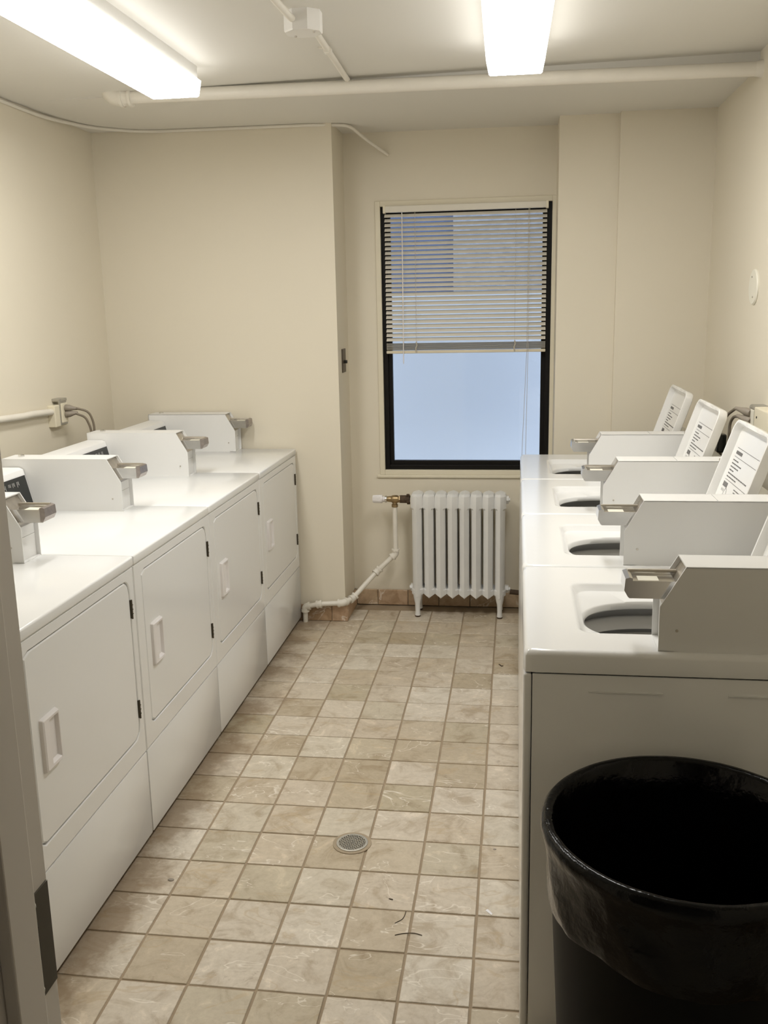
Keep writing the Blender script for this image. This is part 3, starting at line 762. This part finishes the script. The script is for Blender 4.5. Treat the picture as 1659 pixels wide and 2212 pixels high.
# ================================================================== CEILING THINGS
def light(x0, x1, y1, label, rz, length=1.30):
    cx = (x0+x1)/2
    t = empty('fluorescent_light', (cx, y1, zceil(cx)+0.001)); t.rotation_euler.z = rz
    tag(t, label, 'ceiling light', 'wraparound ceiling lights')
    hwid = (x1-x0)/2
    bb = B(); box(bb, -hwid+0.006, hwid-0.006, -length+0.008, -0.008, -0.048, 0.0); obj('pan', bb, 'pan', t)
    bb = B()
    prof = [(-hwid-0.004, -0.047), (-hwid-0.002, -0.060), (-hwid+0.006, -0.096), (-hwid+0.012, -0.100), (hwid-0.012, -0.100), (hwid-0.006, -0.096), (hwid+0.002, -0.060), (hwid+0.004, -0.047)]
    prism(bb, prof, 'y', -length, 0.0, mi=1)
    bb.normal_update()
    for f in bb.faces:
        if f.calc_center_median().z < -0.097: f.material_index = 0
    obj('lens', bb, ['lens', 'lens_side'], t)
light(-1.314, -1.126, 3.505, 'glowing wraparound ceiling light above the dryers', -0.006)
light(-0.110, 0.082, 3.500, 'glowing wraparound ceiling light above the aisle edge of the washers', 0.012)
# heating pipe under the soffit edge
cp = empty('ceiling_pipe', (0, 3.81, 2.388)); tag(cp, 'thick cream pipe running along the soffit edge below the ceiling', 'pipe')
bb = B(); tube(bb, [(-1.53, 0, 0.004), (XR+0.01, 0, -0.012)], 0.025, 18); obj('pipe_run', bb, 'pipe', cp, 40)
bb = B(); tube(bb, [(-1.51, 0, 0.004), (-1.545, 0, 0.004), (-1.575, 0, 0.010), (-1.590, 0, 0.022), (-1.595, 0, 0.045)], [0.031, 0.034, 0.035, 0.034, 0.036], 16); obj('elbow', bb, 'pipe', cp, 40)
for q in (-1.513, -1.548):
    bb = B(); tube(bb, [(q, 0, 0.004), (q+0.010, 0, 0.004)], 0.037, 16); obj('fitting_ring', bb, 'pipe', cp, 40)
bb = B(); tube(bb, [(0.835, 0, -0.012), (XR+0.002, 0, -0.012)], [0.0255, 0.031], 16); obj('wall_collar', bb, 'pipe', cp, 40)
# junction box and conduit on ceiling
jb = empty('junction_box', (-0.634, 2.985, zceil(-0.634)+0.001)); tag(jb, 'white octagonal junction box on the ceiling between the two lights', 'junction box')
bb = B()
oct_ = lambda r, z: [(r*1.12*math.cos(PI/8+PI/4*k), r*math.sin(PI/8+PI/4*k), z) for k in range(8)]
loft(bb, [oct_(0.052, 0.0), oct_(0.052, -0.054), oct_(0.050, -0.058)], cap0=True, cap1=True); obj('body', bb, 'jbox', jb)
for a in (-0.5, 2.4):
    bb = B(); lathe(bb, [(0.004, -0.056), (0.004, -0.061), (0.002, -0.062)], 'z', (0.040*math.cos(a), 0.036*math.sin(a), 0), 8); obj('screw', bb, 'steel', jb)
cn = empty('ceiling_conduit', (-0.64, 2.85, zceil(-0.64))); tag(cn, 'thin cream conduit crossing the ceiling through the junction box', 'conduit')
bb = B(); tube(bb, [(-0.080, -1.6, -0.011), (-0.036, -0.02, -0.011), (-0.020, 0.075, -0.026), (-0.014, 0.10, -0.028)], 0.0105, 10); obj('conduit_run', bb, 'pipe', cn, 40)
bb = B(); tube(bb, [(0.012, 0.18, -0.028), (0.014, 0.22, -0.016), (0.010, 0.29, -0.011), (-0.006, 1.005, -0.011)], 0.0105, 10); obj('conduit_run', bb, 'pipe', cn, 40)
bb = B(); tube(bb, [(0.005, 0.50, -0.011), (0.004, 0.53, -0.011)], 0.0145, 10); box(bb, -0.026, 0.0, 0.51, 0.525, -0.005, 0.0); obj('strap', bb, 'pipe', cn, 40)
# thin cable/conduit along the top of the walls
tc_ = empty('wall_conduit', (0, 0, 0)); tag(tc_, 'thin cream conduit following the top of the left and far walls', 'conduit')
zq = lambda x: zsoff(x)-0.007
pts = [(XL+0.006, 0.9, zceil(XL)-0.014), (XL+0.006, 4.08, zceil(XL)-0.014), (XL+0.07, 4.40, zq(XL)), (XL+0.26, YP-0.010, zq(-1.8)), (-1.3, YP-0.007, zq(-1.3)), (-0.93, YP-0.007, zq(-0.93)), (-0.80, YP+0.03, zq(-0.8)), (-0.775, 4.63, zq(-0.8)-0.004), (-0.720, 4.74, zq(-0.8)-0.045), (-0.632, YB-0.004, 2.292)]
bb = B(); tube(bb, pts, 0.0075, 10, fil=0.12); obj('conduit_run', bb, 'pipe', tc_, 50)

# ================================================================== WALL THINGS
# round blank cover on right wall
rc = empty('round_cover', (XR, 3.722, 1.614)); tag(rc, 'round off-white blank cover plate on the right wall', 'cover plate')
bb = B(); lathe(bb, [(0.064, 0.0), (0.064, -0.004), (0.060, -0.008), (0.0, -0.009)], 'x', (0, 0, 0), 40, cap1=False); obj('disc', bb, 'offwhite', rc, 30)
for s in (-1, 1):
    bb = B(); lathe(bb, [(0.0035, -0.008), (0.003, -0.0105)], 'x', (0, s*0.012, s*0.036), 8); obj('screw', bb, 'steel', rc)
# light switch on the side of the projecting wall
sw = empty('light_switch', (-0.856, 4.708, 1.311)); tag(sw, 'dark brown switch plate on the alcove side wall', 'switch')
bb = B(); box(bb, -0.001, 0.005, -0.045, 0.045, -0.058, 0.058, bev=0.002); obj('plate', bb, 'plate', sw)
bb = B(); box(bb, 0.004, 0.020, -0.006, 0.006, -0.014, 0.002, bev=0.002); obj('toggle', bb, 'black', sw)
# outlets
def outlet(name, loc, s, label, conduit):
    t = empty(name, loc); tag(t, label, 'outlet')
    # s=+1: wall on the left (box sticks out to +x); s=-1: right wall
    def bx(nm, m, d0, d1, y0, y1, z0, z1, bev=0.0, par=None):
        bb = B(); box(bb, min(s*d0, s*d1), max(s*d0, s*d1), y0, y1, z0, z1, bev=bev); return obj(nm, bb, m, par or t)
    return t, bx
t, bx = outlet('power_outlet', (XR, 3.43, 1.150), -1, 'metal surface power outlet box with two grey plugs on right wall', None)
bx('box', 'box_metal', -0.002, 0.052, -0.045, 0.045, -0.095, 0.062, 0.008)
bx('face_plate', 'offwhite', 0.051, 0.056, -0.037, 0.037, -0.085, 0.048, 0.002)
bb = B(); box(bb, -0.055, 0.002, -0.28, -0.046, -0.06, 0.062, bev=0.004); o = obj('ivory_box', bb, 'ivory', t)
for zz in (-0.03, 0.03):
    bb = B(); lathe(bb, [(0.004, 0.001), (0.004, -0.002)], 'x', (-0.055, -0.085, zz), 8); obj('screw', bb, 'groove', o)
def cord(loc, plug, p, label, r=0.0055, sleeve=None):
    root = empty('appliance_cord', loc); tag(root, label, 'power cord')
    a, c = Vector(plug[0]), Vector(plug[1]); m_ = a+(c-a)*0.55
    bb = B(); tube(bb, [a, a+(c-a)*0.1, m_, c, c+(c-a)*0.25, c+(c-a)*0.5], [0.012, 0.0145, 0.014, 0.009, 0.0075, 0.006], 10); obj('plug', bb, 'plug', root, 40)
    bb = B(); tube(bb, p, r, 8, fil=0.05); obj('cable', bb, 'cable', root, 50)
    return root
L1 = (XR, 3.43, 1.150)
c1 = cord(L1, ((-0.054, 0.005, 0.034), (-0.080, 0.045, 0.042)), [(-0.082, 0.055, 0.043), (-0.088, 0.085, 0.042), (-0.10, 0.164, 0.010), (-0.105, 0.225, -0.036), (-0.105, 0.233, -0.066), (-0.10, 0.20, -0.34)], 'upper grey brown cord with a dark block, plugged into the right wall')
bb = B(); box(bb, -0.122, -0.088, 0.195, 0.245, -0.135, -0.066, bev=0.006); obj('cord_block', bb, 'black', c1)
cord(L1, ((-0.054, 0.0, 0.006), (-0.078, 0.035, 0.016)), [(-0.080, 0.045, 0.018), (-0.085, 0.12, 0.010), (-0.088, 0.165, -0.02), (-0.09, 0.155, -0.08), (-0.085, 0.15, -0.34)], 'lower grey brown cord plugged into the right wall')
t, bx = outlet('power_outlet', (XL, 3.945, 1.148), 1, 'metal and ivory surface power outlet with conduit on left wall', None)
bx('box', 'ivory', -0.002, 0.034, -0.055, 0.05, -0.065, 0.03, 0.004)
bx('bracket', 'box_metal', 0.030, 0.038, -0.012, 0.050, -0.060, 0.055, 0.002)
bx('face_plate', 'ivory', 0.037, 0.044, -0.008, 0.046, -0.050, 0.035, 0.002)
bx('cover_tab', 'box_metal', 0.0, 0.042, -0.010, 0.050, 0.043, 0.056, 0.002)
bb = B(); tube(bb, [(0.016, -3.0, 0.06), (0.016, -0.7, 0.030), (0.016, -0.30, 0.012), (0.016, -0.22, 0.012), (0.016, -0.04, 0.002)], 0.0145, 10); obj('conduit', bb, 'pipe', t, 40)
L2 = (XL, 3.945, 1.148)
c2 = cord(L2, ((0.044, 0.02, 0.014), (0.078, 0.03, 0.010)), [(0.09, 0.03, 0.010), (0.14, 0.05, -0.005), (0.155, 0.06, -0.06), (0.15, 0.06, -0.25)], 'upper thin grey cord plugged into the left wall', 0.005)
cord(L2, ((0.044, 0.02, -0.016), (0.078, 0.03, -0.012)), [(0.09, 0.03, -0.014), (0.125, 0.045, -0.03), (0.142, 0.055, -0.085), (0.138, 0.06, -0.25)], 'lower thin grey cord plugged into the left wall', 0.005)
bb = B(); tube(bb, [(0.152, 0.06, -0.095), (0.151, 0.06, -0.15)], [0.009, 0.012], 8); obj('cord_sleeve', bb, 'cable', c2)

# ================================================================== BIN
BX, BY, BR, BZ = 0.297, 1.532, 0.243, 0.70
bn = empty('trash_bin', (BX, BY, 0)); tag(bn, 'round black plastic bin lined with a black bag by the washers', 'trash bin')
bb = B()
lathe(bb, [(0.195, 0.0), (0.200, 0.004), (BR-0.010, BZ-0.03), (BR-0.002, BZ-0.028), (BR, BZ-0.012), (BR-0.004, BZ-0.002), (BR-0.010, BZ-0.002), (BR-0.014, BZ-0.02), (0.196, 0.012)], 'z', (0, 0, 0), 72)
obj('body', bb, 'bin', bn, 30)
def bag_loop(r, z, amp, ph, za=0.0, n=120):
    out = []
    for k in range(n):
        a = 2*PI*k/n
        q = amp*(math.sin(9*a+ph) + 0.6*math.sin(17*a+2.3*ph+1) + 0.4*math.sin(31*a+ph*3.1))
        out.append(((r+q)*math.cos(a), (r+q)*math.sin(a), z + za*(0.6*math.sin(2*a+0.5) + 0.4*math.sin(5*a+1) + 0.15*math.sin(13*a))))
    return out
bb = B()
bl_ = [bag_loop(0.2310, BZ-0.165, 0.0016, 0.4, 0.012), bag_loop(0.2345, BZ-0.150, 0.0022, 0.7, 0.010), bag_loop(0.2365, BZ-0.13, 0.0024, 1.1, 0.012), bag_loop(0.2375, BZ-0.10, 0.0026, 1.8, 0.004), bag_loop(0.2390, BZ-0.07, 0.0024, 2.4), bag_loop(0.2410, BZ-0.045, 0.0014, 2.9), bag_loop(BR+0.0025, BZ-0.026, 0.0005, 3.1),
       bag_loop(BR+0.0055, BZ-0.016, 0.0002, 3.1), bag_loop(BR+0.004, BZ-0.005, 0.0002, 3.1), bag_loop(BR-0.002, BZ+0.0015, 0.0003, 3.0), bag_loop(BR-0.010, BZ+0.0012, 0.0004, 3), bag_loop(BR-0.0165, BZ-0.005, 0.0005, 2.8),
       bag_loop(BR-0.026, BZ-0.06, 0.0035, 1.5), bag_loop(BR-0.036, BZ-0.2, 0.006, 0.5), bag_loop(BR-0.056, BZ-0.45, 0.008, 2.1), bag_loop(0.17, 0.06, 0.008, 0.3), bag_loop(0.10, 0.03, 0.01, 1.3)]
loft(bb, bl_, cap1=True)
obj('bin_liner', bb, 'bag', bn, 60)

# ================================================================== FLOOR DRAIN
bpy.context.view_layer.update()
dr = empty('floor_drain', (-0.4755, 2.531, 0)); tag(dr, 'round metal floor drain grate set in the tiles', 'drain')
bb = B(); lathe(bb, [(0.0445, -0.002), (0.058, -0.002), (0.058, 0.0018), (0.050, 0.0026), (0.0445, 0.0012), (0.0445, -0.002)], 'z', (0, 0, 0), 48, cap0=False, cap1=False); obj('mortar_ring', bb, 'mortar', dr)
bb = B(); lathe(bb, [(0.047, 0.0), (0.047, 0.0040), (0.045, 0.0048), (0.040, 0.0044), (0.040, 0.0)], 'z', (0, 0, 0), 48, cap0=False, cap1=False); obj('rim', bb, 'drain', dr, 30)
for tg in [floor] + [t_ for t_ in floor.children if math.hypot(t_.location.x+0.4755, t_.location.y-2.531) < 0.18]:
    b = B(); lathe(b, [(0.0435, -0.115), (0.0435, 0.02)], 'z', (-0.4755, 2.531, 0), 40)
    if tg is not floor: b.transform(tg.matrix_world.inverted())
    cut(tg, b)
bb = B(); lathe(bb, [(0.0434, 0.001), (0.0434, -0.10), (0.042, -0.10), (0.042, 0.001)], 'z', (0, 0, 0), 40, cap0=False, cap1=False); lathe(bb, [(0.0425, -0.105), (0.0425, -0.10)], 'z', (0, 0, 0), 40); obj('sump', bb, 'drain', dr, 30)
bb = B()
for ang in (PI/4, -PI/4):
    for k in range(-5, 6):
        d_ = k*0.0078; hl = math.sqrt(max(0.0405**2 - d_*d_, 0))
        if hl < 0.006: continue
        ca, sa = math.cos(ang), math.sin(ang)
        cxx, cyy = -sa*d_, ca*d_; wb = 0.0014
        q = [(cxx+ca*a+(-sa)*e, cyy+sa*a+ca*e) for a, e in ((-hl, -wb), (hl, -wb), (hl, wb), (-hl, wb))]
        loft(bb, [[(*p, 0.0024) for p in q], [(*p, 0.0044) for p in q]], cap1=True)
obj('grate', bb, 'drain', dr)

# ================================================================== FLOOR LITTER
def bit(name, pts, r, m, label, cat='debris', group=None):
    x, y = pts[0]; bb = B()
    tube(bb, [(a-x, c-y, r*0.9) for a, c in pts], r, 6, fil=0.01); o = obj(name, bb, m); o.location = (x, y, 0.0003); tag(o, label, cat, group); return o
bit('lint_strand', [(-0.301, 2.170), (-0.283, 2.188), (-0.279, 2.205), (-0.278, 2.222)], 0.0009, 'debris', 'short curled dark lint strand on the floor tiles')
bit('twig', [(-0.295, 2.122), (-0.276, 2.131), (-0.246, 2.136), (-0.226, 2.129)], 0.0010, 'debris', 'thin brown bowed twig lying across a grout line')
bit('lint_speck', [(-0.330, 2.272), (-0.319, 2.269)], 0.0012, 'debris', 'tiny dark speck of lint between drain and twig')
def pebble(name, loc, r, m, label):
    bb = B(); lathe(bb, [(r*0.4, 0.0), (r, r*0.25), (r*0.8, r*0.55), (r*0.2, r*0.7)], 'z', (0, 0, 0), 9)
    o = obj(name, bb, m, None, True); o.location = loc; o.scale = (1.0, 0.7, 0.6); tag(o, label, 'debris'); return o
pebble('pebble', (-0.954, 2.293, 0), 0.0095, 'plug', 'small grey pebble on the tiles beside the dryers')
pebble('gravel', (-0.051, 2.543, 0), 0.0050, 'plug', 'tiny grey grit on the tiles beside the washers')
bit('lint_speck', [(-0.066, 4.019), (-0.058, 4.008), (-0.055, 3.998), (-0.048, 4.003)], 0.0022, 'debris', 'dark scrap of lint near the radiator end of the washers')
bb = B(); prism(bb, [(0.0, 0.0), (0.017, -0.019), (0.019, -0.012), (0.006, 0.006)], 'z', 0.0, 0.0012)
o = obj('paper_scrap', bb, 'paper'); o.location = (-0.069, 2.249, 0.0005); tag(o, 'small white paper scrap on the tiles', 'debris')
